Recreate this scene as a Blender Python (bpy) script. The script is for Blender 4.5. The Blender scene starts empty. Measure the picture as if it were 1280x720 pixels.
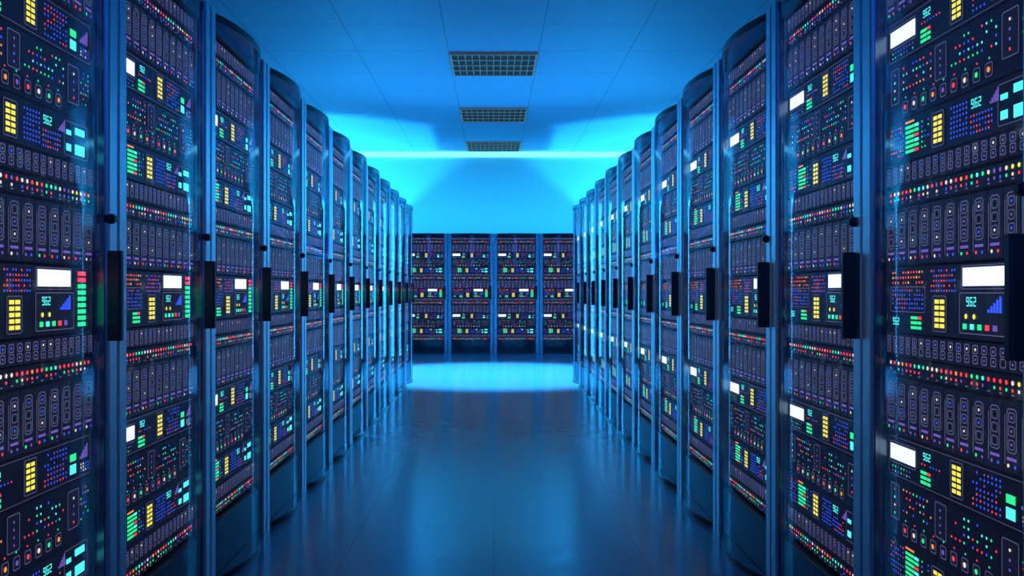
import bpy, math, random
from mathutils import Vector
random.seed(7)
scene = bpy.context.scene
scene.view_settings.view_transform = 'Standard'
scene.view_settings.look = 'None'

# ------------------------------------------------------------------ dims
X = 1.01; XL = 1.03; PITCH = 0.797; H = 2.09; CAMZ = 1.07
Y0 = 2.435 - 2*PITCH
NROW = 13
FARY = 15.8
CEIL = 3.73; WALLY = 17.2; SIDE = 3.7; BACK = -1.6

# ------------------------------------------------------------------ materials
def newmat(name):
    m = bpy.data.materials.new(name); m.use_nodes = True
    nt = m.node_tree; nt.nodes.clear()
    out = nt.nodes.new('ShaderNodeOutputMaterial')
    return m, nt, out
def principled(name, col, rough=0.5, metal=0.0, noise=0.0, nscale=30, emis=None, estr=0.0, spec=0.5):
    m, nt, out = newmat(name)
    p = nt.nodes.new('ShaderNodeBsdfPrincipled')
    p.inputs['Base Color'].default_value = (*col, 1)
    p.inputs['Roughness'].default_value = rough
    p.inputs['Metallic'].default_value = metal
    p.inputs['Specular IOR Level'].default_value = spec
    if noise:
        tc = nt.nodes.new('ShaderNodeTexCoord'); n = nt.nodes.new('ShaderNodeTexNoise')
        n.inputs['Scale'].default_value = nscale
        nt.links.new(tc.outputs['Object'], n.inputs['Vector'])
        mr = nt.nodes.new('ShaderNodeMapRange')
        mr.inputs['To Min'].default_value = max(0, rough-noise); mr.inputs['To Max'].default_value = rough+noise
        nt.links.new(n.outputs['Fac'], mr.inputs['Value'])
        nt.links.new(mr.outputs['Result'], p.inputs['Roughness'])
    if emis:
        p.inputs['Emission Color'].default_value = (*emis, 1)
        p.inputs['Emission Strength'].default_value = estr
        try: m.cycles.emission_sampling = 'NONE'
        except Exception: pass
    nt.links.new(p.outputs[0], out.inputs[0])
    return m
def led(name, col, s):
    return principled(name, tuple(c*0.3 for c in col), 0.4, emis=col, estr=s)

M = {}
M['frame']  = principled('rack_black_paint', (0.018,0.024,0.034), 0.34, 0.4, 0.06, 60)
M['post']   = principled('rack_post_metal', (0.50,0.58,0.68), 0.35, 1.0, 0.05, 40)
M['handle'] = principled('handle_black', (0.008,0.008,0.010), 0.45)
M['inner']  = principled('rack_interior', (0.01,0.01,0.014), 0.7)
M['face']   = principled('unit_face_dark_glow', (0.015,0.016,0.03), 0.45, 0.2, 0.08, 50, emis=(0.08,0.08,0.22), estr=0.05)  # faint violet-blue emission stands in for fill light on unlit faces
M['mod']    = principled('unit_module_grey_glow', (0.028,0.028,0.05), 0.45, 0.2, 0.08, 50, emis=(0.12,0.12,0.28), estr=0.06)  # weak emission replaces fill light; the modules are no lamps
M['line']   = principled('bezel_outline_glow', (0.16,0.16,0.24), 0.4, emis=(0.34,0.31,0.52), estr=0.40)  # outlines glow in place of purple fill light, not backlit
M['violet'] = led('led_violet', (0.32,0.16,0.75), 0.65)
M['white']  = led('lcd_white', (0.95,0.97,1.0), 1.4)
M['pale']   = led('led_pale', (1.0,0.78,0.62), 1.2)
M['cyan']   = led('led_cyan', (0.10,0.95,0.85), 1.4)
M['green']  = led('led_green', (0.03,0.90,0.28), 1.25)
M['red']    = led('led_red', (1.0,0.05,0.06), 1.4)
M['yellow'] = led('led_yellow', (1.0,0.80,0.08), 1.3)
M['orange'] = led('led_orange', (1.0,0.30,0.04), 1.3)
M['blue']   = led('led_blue', (0.04,0.10,0.95), 1.3)

def glassmat():
    m, nt, out = newmat('tinted_door_glass')
    tr = nt.nodes.new('ShaderNodeBsdfTransparent'); tr.inputs[0].default_value = (0.78,0.85,0.92,1)
    gl = nt.nodes.new('ShaderNodeBsdfGlossy'); gl.inputs['Roughness'].default_value = 0.07
    gl.inputs['Color'].default_value = (0.80,0.90,1,1)
    lw = nt.nodes.new('ShaderNodeLayerWeight'); lw.inputs['Blend'].default_value = 0.5
    pw = nt.nodes.new('ShaderNodeMath'); pw.operation='POWER'; pw.inputs[1].default_value = 5.0
    nt.links.new(lw.outputs['Facing'], pw.inputs[0])
    ma = nt.nodes.new('ShaderNodeMath'); ma.operation='MULTIPLY_ADD'; ma.inputs[1].default_value=0.45; ma.inputs[2].default_value=0.035
    nt.links.new(pw.outputs[0], ma.inputs[0])
    mx = nt.nodes.new('ShaderNodeMixShader')
    nt.links.new(ma.outputs[0], mx.inputs[0]); nt.links.new(tr.outputs[0], mx.inputs[1]); nt.links.new(gl.outputs[0], mx.inputs[2])
    nt.links.new(mx.outputs[0], out.inputs[0])
    return m
M['glass'] = glassmat()
M['glassedge'] = principled('glass_edge', (0.14,0.20,0.26), 0.25, 0.7)
MATNAMES = list(M.keys())
MI = {k:i for i,k in enumerate(MATNAMES)}

# ------------------------------------------------------------------ mesh builder
class MB:
    def __init__(s): s.v=[]; s.f=[]; s.m=[]; s.sm=[]
    def face(s, pts, mat, smooth=False):
        b=len(s.v); s.v += pts; s.f.append(tuple(range(b,b+len(pts)))); s.m.append(MI[mat]); s.sm.append(smooth)
    def box(s,x0,x1,y0,y1,z0,z1,mat,back=True):
        b=len(s.v)
        s.v += [(x0,y0,z0),(x1,y0,z0),(x1,y1,z0),(x0,y1,z0),(x0,y0,z1),(x1,y0,z1),(x1,y1,z1),(x0,y1,z1)]
        fs=[(0,3,2,1),(4,5,6,7),(0,1,5,4),(1,2,6,5),(3,0,4,7)]
        if back: fs.append((2,3,7,6))
        for f in fs: s.f.append(tuple(b+i for i in f)); s.m.append(MI[mat]); s.sm.append(False)
    def plate(s,x0,x1,z0,z1,y,mat,t=0.0015):
        s.box(x0,x1,y-t,y,z0,z1,mat,back=False)
    def q(s,x0,x1,z0,z1,y,mat):
        s.face([(x0,y,z0),(x1,y,z0),(x1,y,z1),(x0,y,z1)],mat)
    def dot(s,x,z,r,y,mat,n=8):
        s.face([(x+r*math.cos(2*math.pi*(i+.5)/n), y, z+r*math.sin(2*math.pi*(i+.5)/n)) for i in range(n)],mat)
    def outline(s,x0,x1,z0,z1,y,mat,w=0.0014,c=0.004):
        def path(x0,x1,z0,z1,c): return [(x0+c,z0),(x1-c,z0),(x1,z0+c),(x1,z1-c),(x1-c,z1),(x0+c,z1),(x0,z1-c),(x0,z0+c)]
        o=path(x0,x1,z0,z1,c); i=path(x0+w,x1-w,z0+w,z1-w,c*0.8)
        for k in range(8):
            a=o[k];b=o[(k+1)%8];cc=i[(k+1)%8];d=i[k]
            s.face([(a[0],y,a[1]),(b[0],y,b[1]),(cc[0],y,cc[1]),(d[0],y,d[1])],mat)
    def prism(s,poly,z0,z1,mat,smooth=False):  # poly CCW seen from above
        n=len(poly)
        for i in range(n):
            a=poly[i]; b=poly[(i+1)%n]
            s.face([(a[0],a[1],z0),(b[0],b[1],z0),(b[0],b[1],z1),(a[0],a[1],z1)],mat,smooth)
        s.face([(p[0],p[1],z1) for p in poly],mat); s.face([(p[0],p[1],z0) for p in poly][::-1],mat)
    def digits(s,x,z,h,y,mat,text):
        w=h*0.52; t=h*0.12; seg={'9':'abcdfg','6':'acdefg','2':'abdeg'}
        for ch in text:
            for k in seg[ch]:
                r={'a':(0,w,h-t,h),'d':(0,w,0,t),'g':(0,w,h/2-t/2,h/2+t/2),'b':(w-t,w,h/2,h),'c':(w-t,w,0,h/2),'f':(0,t,h/2,h),'e':(0,t,0,h/2)}[k]
                s.q(x+r[0],x+r[1],z+r[2],z+r[3],y,mat)
            x+=w*1.4
    def build(s,name):
        me=bpy.data.meshes.new(name); me.from_pydata(s.v,[],s.f)
        for k in MATNAMES: me.materials.append(M[k])
        me.polygons.foreach_set('material_index',s.m)
        me.polygons.foreach_set('use_smooth',s.sm)
        me.update(); return me

# ------------------------------------------------------------------ server units
YF=0.022
L=-0.332; W=0.664
def ux(u): return L+u*W
R=random.Random(3)
def base(mb,z0,z1,mat='face'):
    mb.box(L,L+W,YF,YF+0.5,z0+0.0025,z1-0.0025,mat)
def ygrid(mb,u,z,y,cols=2,rows=4,cw=0.014,ch=0.0075,box=True):
    x=ux(u); gx=0.004; gz=0.0045
    w=cols*cw+(cols-1)*gx; h=rows*ch+(rows-1)*gz
    if box:
        mb.plate(x-0.009,x+w+0.009,z-0.009,z+h+0.009,y,'mod'); y-=0.0016
        mb.outline(x-0.009,x+w+0.009,z-0.009,z+h+0.009,y-0.0002,'line')
    for c in range(cols):
        for r in range(rows):
            mb.q(x+c*(cw+gx),x+c*(cw+gx)+cw,z+r*(ch+gz),z+r*(ch+gz)+ch,y-0.0006,'yellow')
def bars(mb,u,z,y,n=3,w=0.03,flip=False,cols=('green','green','red')):
    x=ux(u)
    for i in range(n):
        zz=z+i*0.012
        a,b=(0.68,0.32)
        mb.q(x,x+w*a-0.002,zz,zz+0.0075,y-0.001,'green'); mb.q(x+w*a,x+w,zz,zz+0.0075,y-0.001,cols[(i)%len(cols)])
def dots(mb,u0,u1,z0,z1,nx,nz,y,mats,r=0.0031,p=0.85):
    for i in range(nx):
        for j in range(nz):
            if R.random()<p:
                x=ux(u0+(u1-u0)*(i+.5)/nx); z=z0+(z1-z0)*(j+.5)/nz
                mb.dot(x,z,r,y-0.001,R.choice(mats),6)
def tri(mb,u,z,y,w,h,mat):
    x=ux(u); n=5
    for i in range(n):
        mb.q(x+w*i/n,x+w*(i+0.8)/n,z,z+h*(i+1)/n,y-0.001,mat)

def unitA(mb,z0,z1):
    base(mb,z0,z1); y=YF; h=z1-z0
    mb.outline(ux(0.01),ux(0.99),z0+0.006,z1-0.006,y-0.0008,'line',w=0.001)
    mb.plate(ux(.025),ux(.225),z0+.046,z0+.085,y,'white',0.002)
    mb.outline(ux(.018),ux(.232),z0+.038,z0+.092,y-0.001,'line')
    dots(mb,.03,.22,z0+.01,z0+.034,8,2,y,['blue','violet','green'],r=.0028)
    mb.digits(ux(.29),z0+.072,.018,y-0.001,'cyan','962')
    dots(mb,.27,.42,z0+.054,z0+.068,7,1,y,['blue','red'],r=.0028)
    bars(mb,.27,z0+.014,y,3,.05)
    ygrid(mb,.50,z0+.025,y,2,5,.017,.009)
    dots(mb,.62,.80,z0+.014,z0+.096,8,7,y,['blue','blue','blue','violet','red'],r=.003,p=.85)
    mb.q(ux(.82),ux(.87),z0+.020,z0+.044,y-.001,'cyan'); mb.q(ux(.82),ux(.87),z0+.052,z0+.070,y-.001,'green')
    tri(mb,.90,z0+.05,y,.045,.035,'violet'); dots(mb,.90,.98,z0+.015,z0+.04,4,3,y,['blue','pale'],r=.0028)
def unitB(mb,z0,z1):
    base(mb,z0,z1); y=YF
    def panel(u0,u1,a,b):
        mb.plate(ux(u0),ux(u1),z0+a,z0+b,y,'mod'); mb.outline(ux(u0),ux(u1),z0+a,z0+b,y-.0018,'line',w=.0018)
    panel(.03,.10,.045,.135)
    for k in range(4): mb.dot(ux(.065),z0+.06+k*.02,.0035,y-.0028,['green','pale','cyan','violet'][k])
    panel(.38,.46,.055,.138)
    for k in range(4): mb.dot(ux(.42),z0+.07+k*.017,.0032,y-.0028,'violet')
    panel(.80,.89,.035,.13)
    for k in range(4): mb.dot(ux(.845),z0+.05+k*.02,.0035,y-.0028,['red','violet','violet','pale'][k])
    dots(mb,.12,.36,z0+.066,z0+.136,9,4,y,['red','red','green','orange','blue','cyan'],r=.0032,p=.62)
    dots(mb,.48,.78,z0+.066,z0+.136,11,4,y,['green','red','cyan','blue','red'],r=.0032,p=.6)
    dots(mb,.90,.98,z0+.04,z0+.13,4,7,y,['blue','green','red'],r=.0028,p=.4)
    for k in range(9):
        u=.13+k*.072
        mb.plate(ux(u),ux(u)+.028,z0+.013,z0+.043,y,'mod'); mb.outline(ux(u),ux(u)+.028,z0+.013,z0+.043,y-.0018,'line',w=.0016)
        mb.dot(ux(u)+.014,z0+.028,.0062,y-.0028,['red','pale','green','orange','violet'][k%5])
        mb.dot(ux(u)+.014,z0+.052,.0028,y-.001,['green','red'][k%2],6)
def unitC(mb,z0,z1):
    base(mb,z0,z1); y=YF
    dots(mb,.02,.14,z0+.014,z0+.096,6,7,y,['blue','violet','blue','red'],r=.0029,p=.75)
    bars(mb,.15,z0+.02,y,6,.07,cols=('red','green','cyan'))
    mb.q(ux(.15),ux(.22),z0+.094,z0+.099,y-.001,'orange')
    ygrid(mb,.37,z0+.022,y,2,5,.018,.009)
    dots(mb,.27,.34,z0+.018,z0+.092,3,6,y,['blue','green'],r=.0029,p=.7)
    dots(mb,.48,.60,z0+.016,z0+.094,6,7,y,['blue'],r=.003,p=.9)
    mb.digits(ux(.62),z0+.070,.020,y-.001,'cyan','962')
    dots(mb,.61,.75,z0+.012,z0+.060,8,4,y,['blue','red','blue','violet'],r=.0029,p=.9)
    tri(mb,.73,z0+.066,y,.035,.028,'violet')
    mb.outline(ux(.775),ux(.965),z0+.012,z0+.098,y-.0008,'line')
    for (a,b,c,d) in [(.79,.83,.064,.076),(.86,.94,.070,.088),(.79,.83,.024,.042),(.86,.94,.020,.046)]:
        mb.q(ux(a),ux(b),z0+c,z0+d,y-.001,'cyan')
def unitD(mb,z0,z1):
    base(mb,z0,z1); n=19; bw=W/n
    for i in range(n):
        x=L+i*bw
        mb.plate(x+.002,x+bw-.002,z0+.005,z1-.005,YF,'mod',.005); y=YF-.0058
        mb.outline(x+.007,x+bw-.007,z0+.011,z0+.030,y,'line',w=.0020,c=.003)
        mb.outline(x+.007,x+bw-.007,z0+.033,z0+.052,y,'line',w=.0020,c=.003)
        mb.dot(x+bw/2,z0+.042,.0035,y,R.choice(['violet','violet','blue','pale']),6)
        mb.dot(x+bw/2,z0+.0205,.0030,y,R.choice(['inner','violet','violet','line']),6)
def unitE(mb,z0,z1):
    base(mb,z0,z1); n=29
    mb.plate(ux(.01),ux(.99),z0+.005,z1-.005,YF,'face',.003); y=YF-.0034
    for i in range(n):
        x=ux(.02+.96*(i+.5)/n)
        g=(i//3)%4
        c=R.choice([['pale','yellow','red'],['red','red','orange'],['green','green','cyan'],['pale','red','violet']][g])
        mb.dot(x,z0+.034,.0050,y-.001,c,8)
        c=R.choice(['red','red','pale','green','violet','blue'])
        if R.random()<.85: mb.dot(x,z0+.019,.0038,y-.001,c,8)
        if i%2: mb.q(x-.004,x+.006,z0+.0085,z0+.0115,y-.001,'line')
def unitF(mb,z0,z1):
    base(mb,z0,z1); n=11; bw=W/n; h=z1-z0
    for i in range(n):
        x=L+i*bw
        mb.plate(x+.0025,x+bw-.0025,z0+.006,z1-.005,YF,'mod',.006); y=YF-.0068
        a=x+bw*.24; b=x+bw*.80
        mb.outline(a,b,z0+.045,z1-.016,y,'line',w=.0020,c=.006)
        for k in range(3):
            zz=z0+.052+k*.027
            mb.outline(a+.006,b-.006,zz,zz+.020,y-.0004,'line',w=.0018,c=.003)
            mb.dot((a+b)/2,zz+.010,.0034,y-.0006,R.choice(['violet','violet','pale','blue','inner','inner']),6)
        mb.q(a,b,z0+.030,z0+.036,y,'violet')
        mb.dot(a+.005,z0+.019,.0042,y,R.choice(['pale','red','green','violet']),6); mb.dot(b-.005,z0+.019,.0038,y,R.choice(['violet','blue','red']),6)
        mb.q(x+bw*.11,x+bw*.14,z0+.02,z1-.03,y,'line')
def unitG(mb,z0,z1):
    base(mb,z0,z1); y=YF
    mb.plate(ux(.01),ux(.99),z0+.006,z1-.006,y,'face',.002); y-=.0022
    dots(mb,.04,.30,z0+.122,z0+.160,12,3,y,['yellow','orange','red','red'],p=.9)
    mb.outline(ux(.03),ux(.31),z0+.055,z0+.118,y-.0006,'line')
    dots(mb,.04,.30,z0+.06,z0+.114,13,5,y,['blue','blue','blue','violet','red'],r=.003,p=.85)
    bars(mb,.20,z0+.014,y,3,.055)
    mb.digits(ux(.05),z0+.022,.018,y-.001,'cyan','962')
    ygrid(mb,.385,z0+.022,y,2,5,.021,.0095)
    dots(mb,.35,.53,z0+.102,z0+.160,10,5,y,['blue','violet','red','blue'],r=.003,p=.85)
    mb.plate(ux(.575),ux(.815),z0+.118,z0+.158,y,'white',.002)
    mb.outline(ux(.563),ux(.827),z0+.111,z0+.163,y-.001,'line')
    mb.plate(ux(.555),ux(.84),z0+.014,z0+.104,y,'mod',.002); mb.outline(ux(.555),ux(.84),z0+.014,z0+.104,y-.0025,'line',w=.0018)
    yy=y-.0025
    mb.digits(ux(.60),z0+.074,.020,yy,'cyan','962'); tri(mb,.73,z0+.062,yy,.055,.034,'blue')
    mb.dot(ux(.60),z0+.052,.006,yy-.001,'yellow'); mb.dot(ux(.65),z0+.052,.006,yy-.001,'yellow')
    for k in range(5): mb.q(ux(.58+k*.045),ux(.605+k*.045),z0+.024,z0+.036,yy-.001,['green','cyan','green','red','violet'][k])
    for k in range(9):
        zz=z0+.018+k*.016
        mb.q(ux(.875),ux(.945),zz,zz+.011,y-.001,'red' if k in(7,8) else 'green')
FN=dict(A=unitA,B=unitB,C=unitC,D=unitD,E=unitE,F=unitF,G=unitG)
LAYOUT=[('E',.225,.275),('D',.275,.335),('C',.335,.445),('B',.445,.595),('A',.595,.705),('F',.705,.855),('E',.855,.905),('D',.905,.965),
        ('G',.965,1.135),('F',1.135,1.285),('E',1.285,1.335),('D',1.335,1.395),('C',1.395,1.505),('B',1.505,1.655),('A',1.655,1.765),
        ('F',1.765,1.915),('E',1.915,1.965),('D',1.965,2.025)]

def arc(n,half,b,y0=0.0):
    r=(half*half+b*b)/(2*b); pts=[]
    a0=math.asin(half/r)
    for i in range(n+1):
        a=-a0+2*a0*i/n
        pts.append((r*math.sin(a), y0-(r*math.cos(a)-(r-b))))
    return pts

def build_rack():
    mb=MB(); hw=PITCH/2-0.0015; D=0.9
    mb.box(-hw,-hw+.02,0.0,D,0.02,H-.01,'frame'); mb.box(hw-.02,hw,0.0,D,0.02,H-.01,'frame')
    mb.box(-hw+.02,hw-.02,D-.02,D,0.02,H-.01,'frame')
    mb.box(-hw,hw,0.0,D,H-.035,H,'frame'); mb.box(-hw,hw,0.0,D,0.0,.04,'frame')
    mb.box(-hw+.02,hw-.02,YF+.02,YF+.03,.04,H-.035,'inner')
    for sx in (-1,1):
        c=sx*(hw-.030); w=.029; ch=.007; d=.022
        poly=[(c-w,.05),(c-w,-d+ch),(c-w+ch*.4,-d+ch*.35),(c-w+ch,-d),(c+w-ch,-d),(c+w-ch*.4,-d+ch*.35),(c+w,-d+ch),(c+w,.05)]
        mb.prism(poly,0,H,'post')
    half=.337; b=.058
    A=arc(24,half,b,-.006)
    mb.prism(A+[(half,.02),(-half,.02)],H-.028,H,'frame')
    mb.box(-half,half,-.004,.02,2.028,H-.028,'frame')
    mb.box(-half,half,-.008,.02,.03,.218,'frame')
    A3=arc(24,half,b+.002,-.006)
    mb.prism(A3+[(half,.0),(-half,.0)],H-.032,H-.028,'glassedge')
    mb.prism(A3+[(half,.0),(-half,.0)],.0,.022,'frame')
    mb.prism(A3+[(half,.0),(-half,.0)],.022,.028,'glassedge')
    G=arc(32,half,b,-.006); z0=.028; z1=H-.032
    base_i=len(mb.v)
    for p in G: mb.v += [(p[0],p[1],z0),(p[0],p[1],z1)]
    for i in range(len(G)-1):
        k=base_i+2*i; mb.f.append((k,k+2,k+3,k+1)); mb.m.append(MI['glass']); mb.sm.append(True)
    for sx in (-1,1):
        mb.box(sx*.334-.003,sx*.334+.003,-.012,.02,.028,H-.032,'glassedge')
    for t,a,c in LAYOUT: FN[t](mb,a,c)
    # handle: solid bevelled grip on the right hand post
    hx=hw-.050
    yo=-.054
    pr=[(-.011,yo+.006),(-.007,yo),(.007,yo),(.011,yo+.006),(.013,-.020),(-.013,-.020)]
    mb.prism([(hx+p[0],p[1]) for p in pr],CAMZ-.128,CAMZ+.108,'handle')
    n=14
    for (r,ya,yb,mat) in ((.0135,-.032,-.01,'frame'),(.009,-.037,-.03,'handle')):
        ring=[(hx+r*math.cos(2*math.pi*i/n),1.262+r*math.sin(2*math.pi*i/n)) for i in range(n)]
        for i in range(n):
            p=ring[i];q=ring[(i+1)%n]
            mb.face([(p[0],ya,p[1]),(q[0],ya,q[1]),(q[0],yb,q[1]),(p[0],yb,p[1])],mat)
        mb.face([(p[0],ya,p[1]) for p in ring],mat)
    return mb.build('server_rack')
rack=build_rack()
def place(x,y,rz):
    o=bpy.data.objects.new('server_rack',rack); scene.collection.objects.link(o)
    o.location=(x,y,0); o.rotation_euler=(0,0,rz); return o
for k in range(NROW):
    yc=Y0+PITCH*(k+.5)
    place(-XL,yc,math.pi/2); place(X,yc,-math.pi/2)
for k in range(6): place((k-2.5)*PITCH,FARY,0)

# ------------------------------------------------------------------ room shell
def tilemat(name,col,linecol,tx,ty,ox,oy,lw,rough,rn,spec,bump=0.0,metal=0.0,colnoise=0.0):
    m,nt,out=newmat(name); N=nt.nodes.new; K=nt.links.new
    p=N('ShaderNodeBsdfPrincipled'); g=N('ShaderNodeNewGeometry'); s=N('ShaderNodeSeparateXYZ')
    K(g.outputs['Position'],s.inputs[0])
    def line(sock,t,o):
        a=N('ShaderNodeMath');a.operation='SUBTRACT';a.inputs[1].default_value=o-100*t;K(sock,a.inputs[0])
        b=N('ShaderNodeMath');b.operation='MODULO';b.inputs[1].default_value=t;K(a.outputs[0],b.inputs[0])
        c=N('ShaderNodeMath');c.operation='SUBTRACT';c.inputs[1].default_value=t/2;K(b.outputs[0],c.inputs[0])
        d=N('ShaderNodeMath');d.operation='ABSOLUTE';K(c.outputs[0],d.inputs[0])
        e=N('ShaderNodeMath');e.operation='GREATER_THAN';e.inputs[1].default_value=t/2-lw/2;K(d.outputs[0],e.inputs[0])
        return e.outputs[0]
    mx=N('ShaderNodeMath');mx.operation='MAXIMUM';K(line(s.outputs[0],tx,ox),mx.inputs[0]);K(line(s.outputs[1],ty,oy),mx.inputs[1])
    n=N('ShaderNodeTexNoise');n.inputs['Scale'].default_value=9;n.inputs['Detail'].default_value=8;K(g.outputs['Position'],n.inputs['Vector'])
    n2=N('ShaderNodeTexNoise');n2.inputs['Scale'].default_value=90;n2.inputs['Detail'].default_value=3;K(g.outputs['Position'],n2.inputs['Vector'])
    c0=N('ShaderNodeMix');c0.data_type='RGBA';c0.inputs[6].default_value=(*[c*(1-colnoise) for c in col],1);c0.inputs[7].default_value=(*[c*(1+colnoise) for c in col],1);K(n2.outputs['Fac'],c0.inputs[0])
    c1=N('ShaderNodeMix');c1.data_type='RGBA';K(mx.outputs[0],c1.inputs[0]);K(c0.outputs[2],c1.inputs[6]);c1.inputs[7].default_value=(*linecol,1)
    K(c1.outputs[2],p.inputs['Base Color'])
    r=N('ShaderNodeMapRange');r.inputs['From Min'].default_value=.3;r.inputs['From Max'].default_value=.7;r.inputs['To Min'].default_value=rough-rn;r.inputs['To Max'].default_value=rough+rn;K(n.outputs['Fac'],r.inputs['Value'])
    K(r.outputs['Result'],p.inputs['Roughness'])
    p.inputs['Specular IOR Level'].default_value=spec; p.inputs['Metallic'].default_value=metal
    if bump:
        bp=N('ShaderNodeBump');bp.inputs['Strength'].default_value=bump;bp.inputs['Distance'].default_value=.002
        K(n2.outputs['Fac'],bp.inputs['Height']);K(bp.outputs[0],p.inputs['Normal'])
    if name.startswith('floor'): p.inputs['Specular Tint'].default_value=(.55,.85,1,1)
    K(p.outputs[0],out.inputs[0]); return m
floor_m=tilemat('floor_polished_tile',(.13,.22,.32),(.10,.16,.22),.6,1.2,0,4.81,.004,.20,.03,1.0,bump=.03,colnoise=.15)
ceil_m=tilemat('ceiling_panel',(.26,.33,.44),(.14,.17,.22),1.0,1.0,.5,0,.009,.6,.05,.3,colnoise=.04)
wall_m=principled('wall_paint',(.50,.58,.60),.6,0,.05,8)
def slab(name,x0,x1,y0,y1,z0,z1,mat):
    v=[(x0,y0,z0),(x1,y0,z0),(x1,y1,z0),(x0,y1,z0),(x0,y0,z1),(x1,y0,z1),(x1,y1,z1),(x0,y1,z1)]
    f=[(0,3,2,1),(4,5,6,7),(0,1,5,4),(1,2,6,5),(2,3,7,6),(3,0,4,7)]
    me=bpy.data.meshes.new(name);me.from_pydata(v,[],f);me.materials.append(mat)
    o=bpy.data.objects.new(name,me);scene.collection.objects.link(o);return o
slab('floor',-SIDE,SIDE,BACK,WALLY,-.1,0,floor_m)
slab('ceiling',-SIDE,SIDE,BACK,WALLY,CEIL,CEIL+.1,ceil_m)
slab('wall_back',-SIDE-.1,SIDE+.1,WALLY,WALLY+.1,-.1,CEIL+.1,wall_m)
slab('wall_front',-SIDE-.1,SIDE+.1,BACK-.1,BACK,-.1,CEIL+.1,wall_m)
slab('wall_left',-SIDE-.1,-SIDE,BACK,WALLY,-.1,CEIL+.1,wall_m)
slab('wall_right',SIDE,SIDE+.1,BACK,WALLY,-.1,CEIL+.1,wall_m)
strip_m=principled('cove_light_diffuser',(.6,.8,.9),.4,emis=(.16,.80,1.0),estr=1.7)
slab('cove_light_strip',-SIDE+.01,SIDE-.01,WALLY-.03,WALLY-.001,CEIL-.10,CEIL-.005,strip_m)

# ceiling vents
vent_m=principled('vent_bronze_metal_glow',(.30,.27,.18),.4,.4,emis=(.30,.26,.14),estr=.10)  # grille is unlit metal; slight warm emission brightens it in place of light
dark_m=principled('vent_cavity_shade',(.01,.012,.015),.8)  # flat near-black plate; shade of the recess is put into its colour
def vent(yc):
    v=[];f=[];mi=[]
    def bx(x0,x1,y0,y1,z0,z1,m):
        b=len(v);v.extend([(x0,y0,z0),(x1,y0,z0),(x1,y1,z0),(x0,y1,z0),(x0,y0,z1),(x1,y0,z1),(x1,y1,z1),(x0,y1,z1)])
        for q in [(0,3,2,1),(4,5,6,7),(0,1,5,4),(1,2,6,5),(2,3,7,6),(3,0,4,7)]: f.append(tuple(b+i for i in q)); mi.append(m)
    s=.48; zt=-.001
    bx(-s,s,-s,s,-.012,zt,1)
    for a in (-1,1):
        bx(a*s-.012,a*s+.012,-s-.012,s+.012,-.03,zt,0); bx(-s+.012,s-.012,a*s-.012,a*s+.012,-.03,zt,0)
    for i in range(1,12):
        x=-s+2*s*i/12; bx(x-.005,x+.005,-s+.012,s-.012,-.024,-.012,0)
    for i in range(1,4):
        y=-s+2*s*i/4; bx(-s+.012,s-.012,y-.014,y+.014,-.028,-.012,0)
    me=bpy.data.meshes.new('ceiling_vent');me.from_pydata(v,[],f);me.materials.append(vent_m);me.materials.append(dark_m)
    me.polygons.foreach_set('material_index',mi)
    o=bpy.data.objects.new('ceiling_vent',me);scene.collection.objects.link(o);o.location=(0,yc,CEIL)
for y in (10.55,13.55,16.5): vent(y)

# ------------------------------------------------------------------ lights
def light(kind,name,loc,target,energy,color,**kw):
    l=bpy.data.lights.new(name,kind); l.energy=energy; l.color=color
    for k,v in kw.items(): setattr(l,k,v)
    o=bpy.data.objects.new(name,l); scene.collection.objects.link(o); o.location=loc
    d=Vector(target)-Vector(loc); o.rotation_euler=d.to_track_quat('-Z','Y').to_euler(); return o
B=(.01,.20,1.0); C=(.01,.38,1.0)
light('SPOT','aisle_downlight',(0,11.8,3.68),(0,11.8,0),5600,(.06,.56,1),spot_size=math.radians(64),spot_blend=.5,shadow_soft_size=.05)
for s in (-1,1):
    light('SPOT','ceiling_uplight',(s*3.3,16.5,1.0),(s*3.3,16.45,4),1900,(.02,.45,1),spot_size=math.radians(100),spot_blend=.2,shadow_soft_size=.05)
    light('AREA','row_uplight',(s*2.75,5.5,1.9),(s*2.4,5.5,4),45,B,shape='RECTANGLE',size=.25,size_y=11)
    light('AREA','cross_aisle_light',(s*1.75,12.9,1.25),(s*-.6,8.5,1.15),110,(.02,.40,1),shape='RECTANGLE',size=.9,size_y=2.3)
light('AREA','wall_wash_light',(0,16.35,2.2),(0,17.2,3.1),62,(.02,.48,1),shape='RECTANGLE',size=6.5,size_y=.3)
light('AREA','camera_fill_light',(0,-1.3,2.6),(0,5,1.0),42,B,shape='RECTANGLE',size=2.2,size_y=1.2)  # unseen fill lamp added behind the camera to light posts and racks

w=bpy.data.worlds.new('world'); scene.world=w; w.use_nodes=True
w.node_tree.nodes['Background'].inputs[0].default_value=(.002,.01,.03,1)

cam=bpy.data.cameras.new('camera'); co=bpy.data.objects.new('camera',cam); scene.collection.objects.link(co)
co.location=(0,0,CAMZ); co.rotation_euler=(math.pi/2,0,0)
cam.sensor_width=36; cam.lens=1133/1280*36; cam.shift_x=23/1280; cam.shift_y=5/1280; cam.clip_start=.05
scene.camera=co
